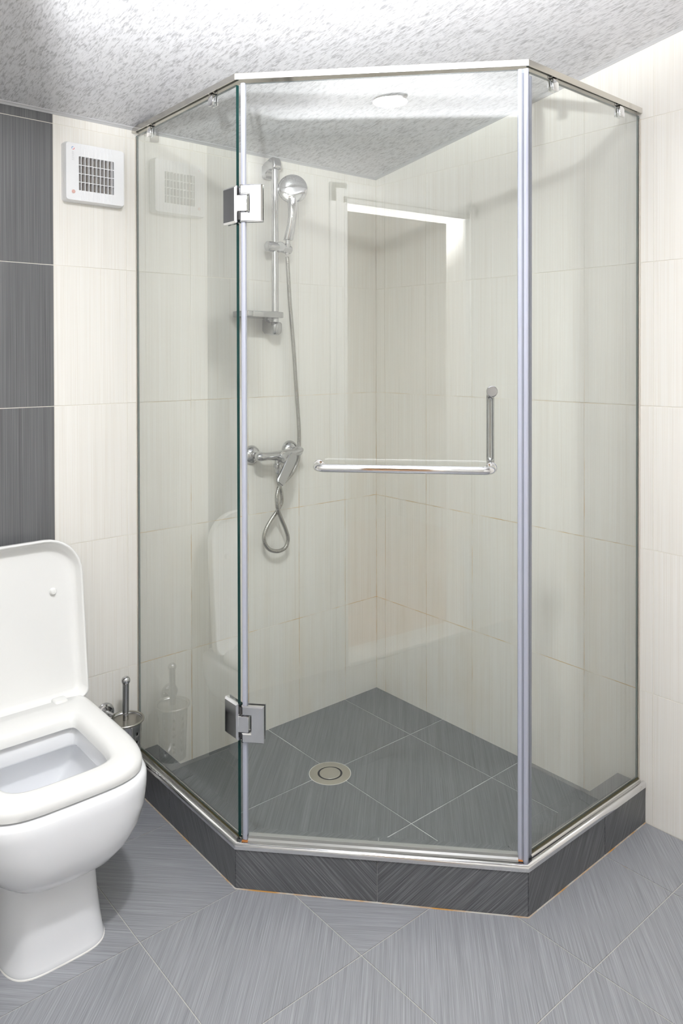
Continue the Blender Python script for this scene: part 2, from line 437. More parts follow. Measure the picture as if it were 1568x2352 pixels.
# offsets must go towards the corner (0,0)
def towards(l, a, b, d):
    m = (l[0]+l[1])/2
    if m.length > ((a+b)/2).length:
        t = (b-a).normalized(); n = V((t.y, -t.x)); return a+n*d, b+n*d
    return l
L0 = towards(L0, O[0], O[1], WCB); L1 = towards(L1, O[1], O[2], WCB); L2 = towards(L2, O[2], O[3], WCB+0.002)
I = [V((L0[0].x, 0)), isect(*L0, *L1), isect(*L1, *L2), V((0, L2[1].y))]
def halfplanes(poly):
    """convex polygon -> half planes keeping the inside"""
    c = sum(poly, V((0, 0)))/len(poly); hp = []
    for i in range(len(poly)):
        a, b = poly[i], poly[(i+1) % len(poly)]; d = (b-a).normalized(); n = V((d.y, -d.x))
        if n.dot(c-a) > 0: n = -n
        hp.append((n.x, n.y, n.dot(a)))
    return hp
def floor_tiles(pu, pv, z, hp, m, gap, horiz):
    for i in range(-6, 9):
        for j in range(-3, 10):
            u0, v0 = pu+i*TS, pv+j*TS
            sq = [(-u0, -v0), (-u0-TS, -v0), (-u0-TS, -v0-TS), (-u0, -v0-TS)]
            c = clip(sq, hp)
            if not c or area2(c) < 1e-4: continue
            d = (1, -1, 0) if horiz(i, j) else (1, 1, 0)
            pts = inset_poly([V((x, y, z)) for x, y in c], (0, 0, 1), gap)
            me = plain_uv_mesh('tile', pts, (0, 0, 1), 0.0012 if z == 0 else 0.0022, d); me.materials.append(m)
            cen = sum(pts, V())/len(pts); me.transform(Matrix.Translation(-cen))
            o = bpy.data.objects.new('tile', me); COL.objects.link(o); o.parent = fl; o.location = cen
room = [(1, 0, 0.0), (-1, 0, -XB), (0, 1, 0.0), (0, -1, -YB)]
hz = lambda i, j: (j == -1 and i >= 0) or (i, j) in ((0, 0), (-2, 2), (2, -2), (3, -2), (1, -2), (0, -2), (-1, 3), (-3, 1))
floor_tiles(PU, PV, 0.0, room, M_FLOOR, 0.0013, hz)
PS, QS = 0.1637, 0.3473
hpI = halfplanes([V((0, 0))]+I)
floor_tiles(PS-TS*0, QS, ZS, hpI, M_SFLOOR, 0.0020, lambda i, j: False)
bm = bmesh.new(); slab(bm, [V((p.x, p.y, ZS-0.0013)) for p in [V((0, 0))]+I], (0, 0, 1), ZS-0.0025)
sb = obj('shower_screed', bm, M_GROUTS, fl, smooth=False); sb['label'] = 'pale grout bed under the shower tiles'

# ------------------------------------------------------------------ shower curb
curb = thing('shower_curb', 'dark grey tiled curb with bright metal edge around the shower base', 'curb', (-0.7, -0.7, 0))
zt = [0.1005, 0.1020, 0.1110, 0.1050]        # its height at the four corners
bm = bmesh.new()
lo_o = [V((p.x, p.y, 0.0)) for p in O]; lo_i = [V((p.x, p.y, 0.0)) for p in I]
sh = 0.0035
def toward_in(p, q, k): d = (q-p); return p+d*k
for k in range(3):
    a0, a1 = O[k], O[k+1]; b0, b1 = I[k], I[k+1]
    f = 0.05
    q = [toward_in(a0, b0, f), toward_in(a1, b1, f), toward_in(b1, a1, f), toward_in(b0, a0, f)]
    zz = [zt[k], zt[k+1], zt[k+1], zt[k]]
    top = [bm.verts.new((p.x, p.y, z-0.0015)) for p, z in zip(q, zz)]; bot = [bm.verts.new((p.x, p.y, 0.0)) for p in q]
    bm.faces.new(top); bm.faces.new(list(reversed(bot)))
    for i in range(4): bm.faces.new((top[i], bot[i], bot[(i+1) % 4], top[(i+1) % 4]))
obj('core', bm, M_GROUTC, curb, smooth=False)
def curb_tile(pts, n, uvdir, m=None):
    pts = inset_poly(pts, n, 0.0011); me = plain_uv_mesh('tile', pts, n, 0.0045, uvdir); me.materials.append(m or M_CURB)
    cen = sum(pts, V())/len(pts); me.transform(Matrix.Translation(-cen))
    o = bpy.data.objects.new('tile', me); COL.objects.link(o); o.parent = curb; o.location = cen-curb.location
splits = [[0.2397/0.5847], [0.497], [(1-0.2138/0.5477)]]
slant = [[1, 1], [1, -1], [-1, -1]]
for k in range(3):
    a0, a1 = O[k], O[k+1]; b0, b1 = I[k], I[k+1]
    t = (a1-a0).normalized(); n3 = V((t.y, -t.x, 0))
    if n3.xy.dot((a0+a1)/2) < 0: n3 = -n3
    cuts = [0.0]+splits[k]+[1.0]
    for s in range(len(cuts)-1):
        c0, c1 = cuts[s], cuts[s+1]
        p0, p1 = a0.lerp(a1, c0), a0.lerp(a1, c1); z0, z1 = zt[k]+(zt[k+1]-zt[k])*c0, zt[k]+(zt[k+1]-zt[k])*c1
        d = V((t.x, t.y, 0))+V((0, 0, -1))*slant[k][s]*(1.0 if k == 1 else 1.6)
        curb_tile([V((p0.x, p0.y, 0.001)), V((p1.x, p1.y, 0.001)), V((p1.x, p1.y, z1)), V((p0.x, p0.y, z0))], n3, d)
        q0, q1 = b0.lerp(b1, c0), b0.lerp(b1, c1)
        curb_tile([V((q0.x, q0.y, ZS)), V((q1.x, q1.y, ZS)), V((q1.x, q1.y, z1)), V((q0.x, q0.y, z0))], -n3, d, M_SFLOOR)
        curb_tile([V((p0.x, p0.y, z0)), V((p1.x, p1.y, z1)), V((q1.x, q1.y, z1)), V((q0.x, q0.y, z0))], (0, 0, 1), (1, 0.6, 0) if k != 1 else (1, 0.1, 0), M_SFLOOR)
# sweep goes so that outward is to its right: from the right wall to the left wall
path = [V((O[k].x, O[k].y, zt[k])) for k in range(3, -1, -1)]
def outward_sign(p):
    d = (p[1]-p[0]); n = V((d.y, -d.x)); return 1 if n.dot(V((p[0].x, p[0].y))) > 0 else -1
sg = outward_sign(path)
def sweep(name, path, prof, m, parent, ang=35):
    bm = bmesh.new(); sweep_plan(bm, path, [(a*sg, b) for a, b in prof]); return obj(name, bm, m, parent, angle=ang)
strip = sweep('edge_strip', path, [(0.0, -0.004), (0.0022, -0.004), (0.0022, 0.0035), (0.0012, 0.0068), (-0.001, 0.0090), (-0.004, 0.0102),
        (-0.0075, 0.0100), (-0.0100, 0.0085), (-0.0115, 0.0062), (-0.0135, 0.0058), (-0.0135, 0.0004), (0.0, 0.0004)], M_CHROME, curb)
strip['label'] = 'polished metal edge strip with rounded bead'
# thin line of sealant where the curb meets the floor
bm = bmesh.new()
sweep_plan(bm, [V((p.x, p.y, 0.0)) for p in reversed(O)], [(a*sg, b) for a, b in [(-0.001, 0.0), (0.0022, 0.0), (0.0018, 0.0008), (-0.001, 0.0018)]])
j = obj('floor_joint', bm, M_FOOT, curb); j['label'] = 'rust stained joint line at the foot'

# ------------------------------------------------------------------ shower enclosure
enc = thing('shower_enclosure', 'corner shower enclosure with clear glass walls and angled glass door', 'shower enclosure', (-0.7, -0.7, 0.11))
GT = 0.008
def glass_panel(name, a, b, za, zb, ztop, parent, label=None):
    """a, b: plan ends of the outer face; the pane goes GT towards the corner"""
    a, b = V(a), V(b); t = (b-a).normalized(); n = V((t.y, -t.x))
    if n.dot(-(a+b)/2) < 0: n = -n
    bm = bmesh.new()
    q = [a, b, b+n*GT, a+n*GT]; zz = [za, zb, zb, za]
    lo = [bm.verts.new((p.x, p.y, z)) for p, z in zip(q, zz)]; hi = [bm.verts.new((p.x, p.y, ztop)) for p in q]
    f0 = bm.faces.new((lo[0], lo[1], hi[1], hi[0])); f1 = bm.faces.new((lo[2], lo[3], hi[3], hi[2]))
    es = [bm.faces.new((lo[1], lo[2], hi[2], hi[1])), bm.faces.new((lo[3], lo[0], hi[0], hi[3])), bm.faces.new((hi[0], hi[1], hi[2], hi[3])), bm.faces.new((lo[3], lo[2], lo[1], lo[0]))]
    for f in es: f.material_index = 1
    o = obj(name, bm, [M_GLASS, M_EDGE], parent, smooth=False)
    if label: o['label'] = label
    return o
XL, YR = -0.994, -1.090
DB, DC = V((-0.993, -0.585)), V((-0.540, -1.090))       # door line, outer face
DT = (DC-DB).normalized(); DN = V((DT.y, -DT.x))
if DN.dot(DB) < 0: DN = -DN                              # outward
def dpt(t, off, z): p = DB+DT*t+DN*off; return V((p.x, p.y, z))
gl_l = glass_panel('glass_panel', (XL, -0.0042), (XL, -0.5690), 0.112, 0.112, 1.979, enc, 'fixed pane beside the toilet with dark green edge')
gl_r = glass_panel('glass_panel', (-0.5150, YR), (-0.0050, YR), 0.120, 0.116, 1.979, enc, 'fixed pane against the right wall')
p0, p1 = dpt(0.006, 0, 0).xy, dpt(0.682, 0, 0).xy
door = glass_panel('glass_door', p0, p1, 0.124, 0.131, 1.978, enc, 'swinging glass door with towel bar handle')
# bare corner of the panes' edges is hidden by seals
def vstrip(name, pts, z0, z1, m, parent, label=None):
    bm = bmesh.new(); loft(bm, [[V((p[0], p[1], z0)) for p in pts], [V((p[0], p[1], z1)) for p in pts]])
    o = obj(name, bm, m, parent, angle=25)
    if label: o['label'] = label
    return o
def dprof(t0, t1, pr):
    """profile list of (fraction, off) -> plan points along the door line"""
    return [tuple(dpt(t0+(t1-t0)*f, o, 0).xy) for f, o in pr]
rib = [(0, 0.0015), (0.12, 0.0035), (0.32, 0.0038), (0.42, 0.0020), (0.52, 0.0038), (0.72, 0.0060), (0.9, 0.0055), (1, 0.0025), (1, -0.012), (0, -0.012)]
vstrip('latch_seal', dprof(0.6680, 0.6920, rib), 0.1155, 1.978, M_SEAL, door, 'milky magnetic strip on the door edge')
vstrip('magnet', dprof(0.6785, 0.6800, [(0, 0.0042), (1, 0.0042), (1, 0.001), (0, 0.001)]), 0.118, 1.976, M_SEALD, door, 'blue grey line in the magnetic strip')
vstrip('hinge_seal', dprof(0.0020, 0.0135, [(0, 0.001), (0.15, 0.0035), (0.55, 0.0050), (0.85, 0.0045), (1, 0.002), (1, -0.010), (0, -0.010)]), 0.1165, 1.978, M_SEAL, door, 'milky strip beside the hinges')
vstrip('latch_seal', [(-0.5440, YR-0.0045), (-0.5330, YR-0.0055), (-0.5280, YR-0.0020), (-0.5180, YR-0.0020), (-0.5150, YR-0.0040), (-0.5080, YR-0.0030), (-0.5080, YR+0.0115), (-0.5440, YR+0.0115)],
       0.1160, 1.968, M_SEALR, gl_r, 'greyer magnetic strip on the pane edge')
bm = bmesh.new()                                         # bubble seal under the door
a, b = dpt(0.016, 0, 0.112), dpt(0.668, 0, 0.1205)
loops = []
for p, zt_ in ((a, 0.1275), (b, 0.1345)):
    base = p.z; h = zt_-base
    loops.append([V((p.x+DN.x*o, p.y+DN.y*o, base+h*q)) for o, q in [(0.0035, 1), (0.0035, 0.55), (0.0075, 0.3), (0.0085, 0.0), (0.0065, -0.25), (-0.009, -0.25), (-0.0105, 0.3), (-0.0105, 1)]])
loft(bm, loops); o = obj('bottom_seal', bm, M_SEAL2, door, angle=30); o['label'] = 'cloudy drip seal under the door'
# wall profiles
for nm, lo, hi, m, par, lb in (('wall_profile', (XL-0.0015, -0.0042, 0.112), (XL+0.004, 0.0, 1.976), M_SILI, gl_l, 'beige silicone bead at the left wall'),
                           ('wall_profile', (-0.0050, YR-0.0025, 0.114), (0.0, YR+0.004, 1.972), M_SILI, gl_r, 'beige silicone bead at the right wall')):
    bm = bmesh.new(); bx(bm, lo, hi, 0.001); o = obj(nm, bm, m, par); o['label'] = lb
# channels that hold the fixed panes on the curb
def channel(par, a, b, za, zb, out):
    bm = bmesh.new(); a, b, out = V(a), V(b), V(out)
    for oo, hh, mm in ((0.0, 0.0115, 0), (0.0, 0.0, 1)): pass
    prof = [(-0.0105, 0.0), (0.0065, 0.0), (0.0065, 0.0100), (0.0045, 0.0125), (0.0015, 0.0125), (0.0008, 0.006), (-0.0088, 0.006), (-0.0090, 0.012), (-0.0105, 0.012)]
    loft(bm, [[V((p.x+out.x*u, p.y+out.y*u, z+v)) for u, v in prof] for p, z in ((a, za), (b, zb))])
    o = obj('bottom_channel', bm, M_ALU, par, angle=30)
    bm = bmesh.new()
    prof = [(0.0002, 0.010), (0.0022, 0.0125), (0.0003, 0.0170)]
    loft(bm, [[V((p.x+out.x*u, p.y+out.y*u, z+v)) for u, v in prof] for p, z in ((a, za), (b, zb))])
    o = obj('sealant_line', bm, M_SILID, par); o['label'] = 'yellowed dark sealant along the pane'
channel(gl_l, (XL, -0.004), (XL, -0.572), 0.1005, 0.1025, (-1, 0))
channel(gl_r, (-0.512, YR), (-0.004, YR), 0.1112, 0.1055, (0, -1))
# top rail
rp = [V((0, -1.0965, 1.9860)), V((-0.5310, -1.1010, 1.9860)), V((-1.0060, -0.5815, 1.9860)), V((-1.0060, 0, 1.9860))]
rail = sweep('top_rail', rp, [(0, 0), (0, 0.0145), (-0.0008, 0.0153), (-0.0292, 0.0153), (-0.03, 0.0145), (-0.03, 0), (-0.0292, -0.0006), (-0.0008, -0.0006)], M_RAIL, enc, 25)
rail['label'] = 'flat polished rail across the top of the glass'
def clamp(par, c, t, n):
    """c: plan point on the outer face, t: along the pane, n: outward"""
    c, t, n = V(c), V(t), V(n)
    def box(bm, t0, t1, n0, n1, z0, z1, bev=0.0008):
        m = Matrix((V((t.x, t.y, 0)), V((n.x, n.y, 0)), V((0, 0, 1)))).transposed().to_4x4(); m.translation = V((c.x, c.y, 0))
        bx(bm, (t0, n0, z0), (t1, n1, z1), bev, m)
    bm = bmesh.new()
    box(bm, -0.0115, 0.0115, 0.0002, 0.0050, 1.9560, 1.9835); box(bm, -0.0115, 0.0115, -0.0125, -0.0082, 1.9560, 1.9835)
    box(bm, -0.009, 0.009, -0.0125, 0.0045, 1.9795, 1.9835)
    g = obj('clamp', bm, M_CHROME, par); g['label'] = 'small chrome clamp holding the pane to the rail'
    bm = bmesh.new(); box(bm, -0.010, 0.006, -0.010, 0.0, 1.9835, 1.9858, 0.0004)
    obj('clamp_pad', bm, M_BLACK, par)
for y in (-0.0986, -0.4525): clamp(gl_l, (XL, y), (0, 1), (-1, 0))
for x in (-0.4123, -0.1038): clamp(gl_r, (x, YR), (1, 0), (0, -1))
# hinges: plate on the fixed pane, C-shaped plate and pivot block on the door
def plate(bm, org, ex, ez, en, outline, d0, d1, bev):
    """bevelled plate from outline (x,z) between depths d0..d1 along en"""
    org, ex, ez, en = V(org), V(ex), V(ez), V(en)
    P = lambda x, z, d: org+ex*x+ez*z+en*d
    n = len(outline); c = (sum(p[0] for p in outline)/n, sum(p[1] for p in outline)/n)
    ins = []
    for i in range(n):
        p0, p, p1 = V(outline[i-1]), V(outline[i]), V(outline[(i+1) % n])
        a = (p-p0).normalized(); b = (p1-p).normalized(); na, nb = V((-a.y, a.x)), V((-b.y, b.x))
        k = (na+nb)/(1+na.dot(nb)); ins.append(p+k*bev)
    loops = [[P(x, z, d0) for x, z in outline], [P(x, z, d1-bev) for x, z in outline], [P(x, z, d1) for x, z in ins]]
    loft(bm, loops)
for zc in (1.6840, 0.4035):
    ez = V((0, 0, 1)); hgt = 0.0455
    bm = bmesh.new()
    for e_n, s in ((V((-1, 0, 0)), 0.0), (V((1, 0, 0)), GT)):
        ol = [(0, -hgt), (0.060, -hgt), (0.060, hgt), (0, hgt)]
        plate(bm, V((XL, -0.5170, zc))+e_n*s, V((0, -1, 0)), ez, e_n, ol, 0.0003, 0.0085, 0.0045)
    h = obj('hinge_plate', bm, M_CHROME, gl_l, smooth=False); h['label'] = 'dark reflecting hinge plate on the fixed pane'
    bm = bmesh.new(); ex = V((DT.x, DT.y, 0)); en = V((DN.x, DN.y, 0))
    C_ = [(0, -hgt), (0.056, -hgt), (0.056, hgt), (0, hgt), (0, 0.0215), (0.0225, 0.0215), (0.0225, -0.0215), (0, -0.0215)]
    plate(bm, dpt(0.001, 0.0, zc), ex, ez, en, C_, 0.0003, 0.0095, 0.0030)
    plate(bm, dpt(0.001, -GT, zc), ex, ez, -en, C_, 0.0003, 0.0085, 0.0030)
    h = obj('hinge_plate', bm, M_CHROME, door, smooth=False); h['label'] = 'chrome C-shaped hinge plate on the door'
    bm = bmesh.new(); mm = Matrix((ex, en, ez)).transposed().to_4x4(); mm.translation = dpt(0.001, 0, zc)
    bx(bm, (-0.0085, -0.014, -0.0195), (0.0180, 0.0085, 0.0195), 0.001, mm)
    h = obj('pivot_block', bm, M_CHROME, door, angle=20); h['label'] = 'square chrome pivot block in the hinge'
    bm = bmesh.new(); bx(bm, (-0.0065, -0.016, -0.040), (0.000, 0.0030, 0.040), 0.001, mm)
    h = obj('hinge_core', bm, M_HINGE_D, door); h['label'] = 'dark core of the hinge'
# handle: towel bar outside, upright grip inside
def at3(t, off, z): return dpt(t, off, z)
HZ = 1.0455; off = 0.052; r = 0.0096; tl, tr = 0.1955, 0.6060
pts = [at3(tl, 0.002, HZ)]; R = 0.022
pts += [at3(tl, off-R, HZ)]+[at3(tl+R-R*math.cos(a), off-R+R*math.sin(a), HZ) for a in (PI/2*k/8 for k in range(1, 9))]
pts += [at3(tr-R+R*math.sin(a), off-R+R*math.cos(a), HZ) for a in (PI/2*k/8 for k in range(0, 8))]+[at3(tr, off-R, HZ), at3(tr, 0.002, HZ)]
bm = bmesh.new(); tube(bm, pts, r, 24); hb = obj('towel_bar', bm, M_CHROME, door, angle=60); hb['label'] = 'long horizontal chrome bar outside the glass'
for t in (tl, tr):
    bm = bmesh.new(); lathe(bm, at3(t, 0.0, HZ), (DN.x, DN.y, 0), [(0.0003, 0.0132), (0.0065, 0.0132), (0.0082, 0.0118), (0.0082, 0.009)], 32)
    obj('rosette', bm, M_CHROME, door)
KZ = 1.2260
bm = bmesh.new(); lathe(bm, at3(0.6075, 0.0, KZ), (DN.x, DN.y, 0), [(0.0003, 0.0108), (0.004, 0.0108), (0.0045, 0.0130), (0.0145, 0.0130), (0.0160, 0.0112)], 32)
k = obj('knob', bm, M_CHROME2, door); k['label'] = 'round knob at the top of the grip'
ti = 0.6065; oi = -GT-0.040; pts = [at3(ti, -GT, KZ-0.004)]
pts += [at3(ti, oi+R, KZ-0.004)]+[at3(ti, oi+R-R*math.sin(a), KZ-0.004-R+R*math.cos(a)) for a in (PI/2*k_/8 for k_ in range(1, 9))]
pts += [at3(ti, oi+R-R*math.cos(a), HZ+R-R*math.sin(a)) for a in (PI/2*k_/8 for k_ in range(0, 8))]+[at3(ti, oi+R, HZ), at3(ti, -GT, HZ)]
bm = bmesh.new(); tube(bm, pts, r, 24); g = obj('inside_grip', bm, M_CHROME2, door, angle=60); g['label'] = 'upright chrome grip inside the glass'
# rust at the foot of the seals
for t, w_ in ((0.010, 0.010), (0.672, 0.007)):
    bm = bmesh.new(); c = at3(t, 0.0045, 0.1135 if t < 0.1 else 0.1222)
    mm = Matrix((V((DT.x, DT.y, 0)), V((DN.x, DN.y, 0)), V((0, 0, 1)))).transposed().to_4x4(); mm.translation = c
    bx(bm, (-w_, -0.004, -0.0016), (w_, 0.003, 0.0012), 0.0009, mm); o = obj('rust_patch', bm, M_RUST, door); o['label'] = 'orange rust at the foot of the seal'

# ------------------------------------------------------------------ shower fittings on the left wall
BXX, BY = -0.5150, -0.052
sr = thing('shower_rail', 'chrome upright shower rail with slider and corner brackets on left wall', 'shower rail', (BXX, 0, 1.42))
bm = bmesh.new(); tube(bm, [(BXX, BY, 1.405), (BXX, BY, 1.955)], 0.0115, 28); o = obj('bar', bm, M_CHROMEF, sr)
def bracket(pts_yz, hw):
    bm = bmesh.new(); P = catmull([V((0, a, b)) for a, b in pts_yz]+[V((0, *pts_yz[0]))], 5)[:-1]
    c = sum(P, V())/len(P); loops = []
    for x, s in ((-hw, 0.80), (-hw*0.86, 0.94), (-hw*0.6, 1.0), (hw*0.6, 1.0), (hw*0.86, 0.94), (hw, 0.80)):
        loops.append([V((BXX+x, c.y+(p.y-c.y)*s if p.y < -0.004 else p.y, c.z+(p.z-c.z)*s)) for p in P])
    loft(bm, loops); return bm
o = obj('bracket', bracket([(-0.001, 1.920), (-0.001, 1.965), (-0.030, 1.979), (-0.058, 1.984), (-0.069, 1.968), (-0.068, 1.945), (-0.038, 1.943), (-0.018, 1.932), (-0.012, 1.918)], 0.0175), M_CHROME2, sr, angle=50)
o = obj('bracket', bracket([(-0.001, 1.440), (-0.001, 1.392), (-0.030, 1.382), (-0.058, 1.382), (-0.069, 1.396), (-0.068, 1.424), (-0.038, 1.426), (-0.018, 1.436), (-0.012, 1.444)], 0.0175), M_CHROME2, sr, angle=50)
bm = bmesh.new(); sz = 1.6815
lathe(bm, (-0.5500, BY, sz), (1, 0, 0), [(0, 0.012), (0.003, 0.0165), (0.010, 0.0180), (0.052, 0.0180), (0.056, 0.0140)], 24)
lathe(bm, (-0.5000, BY, sz-0.001), (1, -0.08, -0.10), [(0, 0.0145), (0.044, 0.0150), (0.048, 0.013)], 24)
sl = obj('slider', bm, M_CHROME2, sr)
bm = bmesh.new(); lathe(bm, (-0.4930, BY+0.004, sz), (-0.45, -0.85, 0), [(0, 0.013), (0.020, 0.0170), (0.024, 0.0170), (0.026, 0.0150)], 28); o = obj('slider_knob', bm, M_CHROME2, sl)
dish = thing('soap_dish', 'narrow grey chrome soap dish on the foot of shower rail', 'soap dish', (-0.58, -0.06, 1.444))
bm = bmesh.new(); ol = rrect(0.172, 0.098, 0.038, 4); cx_, cy_ = -0.5880, -0.0590
def dl(s, z, gap=0.0): return [V((cx_+x*s, cy_+y*(s-(gap)), z)) for x, y in ol]
loft(bm, [dl(0.90, 1.4390), dl(0.98, 1.4385), dl(1.0, 1.4410), dl(1.0, 1.4565), dl(0.985, 1.4575), dl(0.95, 1.4565), dl(0.94, 1.4440), dl(0.90, 1.4430)])
obj('tray', bm, M_CHROME2, dish, angle=28)
bm = bmesh.new(); lathe(bm, (BXX, BY, 1.4380), (0, 0, 1), [(0, 0.0125), (0.002, 0.0150), (0.022, 0.0150), (0.024, 0.0125)], 28); obj('collar', bm, M_CHROMEF, dish)

hs = thing('hand_shower', 'round chrome hand shower on the slider with metal hose', 'hand shower', (-0.468, -0.09, 1.70))
hc = V((-0.4680, -0.0900, 1.8800)); hn = V((-0.56, -0.80, 0.10)).normalized()
bm = bmesh.new()
lathe(bm, hc-hn*0.012, hn, [(0, 0.035), (0.001, 0.0455), (0.005, 0.0500), (0.010, 0.0506), (0.0135, 0.0485), (0.0165, 0.0400), (0.0200, 0.028), (0.0208, 0.014), (0.0211, 0.001)], 48)
obj('head', bm, M_CHROMEF, hs, angle=50)
bm = bmesh.new()
ax_t = V((-0.4705, -0.0920, 1.846)); ax_b = V((-0.4690, -0.0640, 1.7080)); sd = V((0.82, -0.57, 0))
loops = []
for k in range(9):
    q = k/8; p = ax_t.lerp(ax_b, q)-V((0, 1, 0))*0.010*math.sin(PI*q); hw_ = 0.0158+0.0012*math.cos(q*5.5); dp = 0.0095+0.003*q
    loops.append([p+sd*math.cos(a)*hw_+hn*math.sin(a)*dp for a in (2*PI*i/20 for i in range(20))])
loft(bm, loops); obj('handle', bm, M_CHROMEF, hs, angle=60)
bm = bmesh.new(); lathe(bm, (-0.4680, -0.0610, 1.7085), (0, 0.10, -1), [(0, 0.0085), (0.012, 0.0085), (0.013, 0.0110), (0.036, 0.0085), (0.050, 0.0062)], 20); o = obj('hose_nut', bm, M_CHROMEF, hs)
hp_ = [(-0.4669, -0.056, 1.6515), (-0.4572, -0.05, 1.5777), (-0.4455, -0.042, 1.4929), (-0.4255, -0.034, 1.354), (-0.4096, -0.028, 1.2024), (-0.3994, -0.026, 1.1065), (-0.3957, -0.026, 1.0446),
       (-0.3959, -0.026, 0.9829), (-0.4024, -0.028, 0.9405), (-0.4332, -0.036, 0.9014), (-0.469, -0.044, 0.8788), (-0.4977, -0.052, 0.865), (-0.5144, -0.06, 0.8427), (-0.5177, -0.062, 0.8181),
       (-0.5119, -0.06, 0.7874), (-0.4917, -0.052, 0.7505), (-0.4684, -0.045, 0.7098), (-0.4565, -0.042, 0.6741), (-0.465, -0.04, 0.6478), (-0.4854, -0.04, 0.6391), (-0.5073, -0.04, 0.6399),
       (-0.5326, -0.04, 0.6501), (-0.5504, -0.04, 0.6709), (-0.5557, -0.04, 0.6954), (-0.5467, -0.04, 0.7222), (-0.5251, -0.04, 0.7518), (-0.5014, -0.04, 0.7769), (-0.4863, -0.042, 0.7992),
       (-0.4839, -0.044, 0.8203), (-0.489, -0.046, 0.8452), (-0.499, -0.05, 0.8709), (-0.5092, -0.058, 0.8968), (-0.5118, -0.060, 0.9200)]
cp = catmull(hp_, 20)
# resample evenly and give the hose its metal rings
acc = [0.0]
for a, b in zip(cp, cp[1:]): acc.append(acc[-1]+(b-a).length)
step = 0.0019; N_ = int(acc[-1]/step); even = []; k = 0
for i in range(N_+1):
    s = acc[-1]*i/N_
    while k < len(acc)-2 and acc[k+1] < s: k += 1
    even.append(cp[k].lerp(cp[k+1], (s-acc[k])/max(1e-9, acc[k+1]-acc[k])))
bm = bmesh.new(); tube(bm, even, [0.0070 if i % 3 else 0.0060 for i in range(len(even))], 10)
o = obj('hose', bm, M_HOSE, hs, angle=70); o['label'] = 'ribbed metal hose twisted into a loop below the tap'

MX, MY, MZ = -0.5000, -0.0640, 0.9740
tap = thing('shower_mixer', 'chrome wall mixer tap with slanted lever above hose loop', 'tap', (MX, 0, MZ))
for x, z in ((-0.5800, 0.9740), (-0.4200, 0.9790)):
    bm = bmesh.new(); lathe(bm, (x, -0.0002, z), (0, -1, 0), [(0, 0.0325), (0.003, 0.0325), (0.010, 0.0300), (0.018, 0.0240), (0.023, 0.0150), (0.024, 0.0105)], 36)
    obj('wall_rose', bm, M_CHROMEF, tap)
    bm = bmesh.new(); lathe(bm, (x, -0.018, z), (0, -1, 0), [(0, 0.0105), (0.028, 0.0115), (0.030, 0.0160), (0.042, 0.0160), (0.044, 0.012)], 6 if False else 24); obj('union_nut', bm, M_CHROMEF, tap)
bm = bmesh.new(); loops = []
for x, ry, rz, dz in ((-0.604, 0.006, 0.006, 0.001), (-0.600, 0.0150, 0.0120, 0.0), (-0.585, 0.0170, 0.0150, 0.0), (-0.560, 0.0165, 0.0135, -0.001), (-0.530, 0.0180, 0.0150, -0.002), (-0.500, 0.0200, 0.0175, -0.003),
                     (-0.470, 0.0185, 0.0165, -0.001), (-0.450, 0.0175, 0.0145, 0.002), (-0.430, 0.0165, 0.0120, 0.006), (-0.4160, 0.0150, 0.0095, 0.0095), (-0.4135, 0.012, 0.007, 0.0105)):
    loops.append([V((x, MY+ry*math.cos(a), MZ+dz+rz*math.sin(a))) for a in (2*PI*i/24 for i in range(24))])
loft(bm, loops); obj('body', bm, M_CHROMEF, tap, angle=60)
bm = bmesh.new(); lathe(bm, (-0.5020, -0.060, 0.9680), (0.03, -1, -0.10), [(0, 0.019), (0.030, 0.0190), (0.0305, 0.0180), (0.032, 0.0180), (0.0325, 0.0190), (0.056, 0.0185), (0.060, 0.016)], 32); obj('cartridge_housing', bm, M_CHROMEF, tap)
bm = bmesh.new()
le = V((-0.64, -0.20, -0.74)).normalized(); ls = V((0.78, -0.10, -0.62)); ls = (ls-le*ls.dot(le)).normalized(); ln = le.cross(ls).normalized()
if ln.y > 0: ln = -ln
org = V((-0.4955, -0.1215, 0.9675))
P3 = lambda a, b, c: org+le*a+ls*b+ln*c
prof = [(-0.016, 0.006), (-0.0125, 0.0135), (0.0, 0.0175), (0.030, 0.0172), (0.070, 0.0165), (0.098, 0.0158), (0.104, 0.0120)]
ol = [(a, b) for a, b in prof]+[(a, -b) for a, b in reversed(prof)]
loft(bm, [[P3(a*0.98, b*0.85, -0.006) for a, b in ol], [P3(a, b, -0.004) for a, b in ol], [P3(a, b, 0.0025) for a, b in ol], [P3(a*0.985, b*0.88, 0.0042) for a, b in ol]])
o = obj('lever', bm, M_CHROME2, tap, angle=30); o['label'] = 'flat grey chrome lever slanting down'
bm = bmesh.new(); lathe(bm, (-0.5120, -0.0600, 0.9620), (0, 0, -1), [(0, 0.010), (0.018, 0.0100), (0.019, 0.0135), (0.031, 0.0135), (0.033, 0.0100), (0.046, 0.0095), (0.052, 0.0075)], 20); obj('outlet', bm, M_CHROMEF, tap)

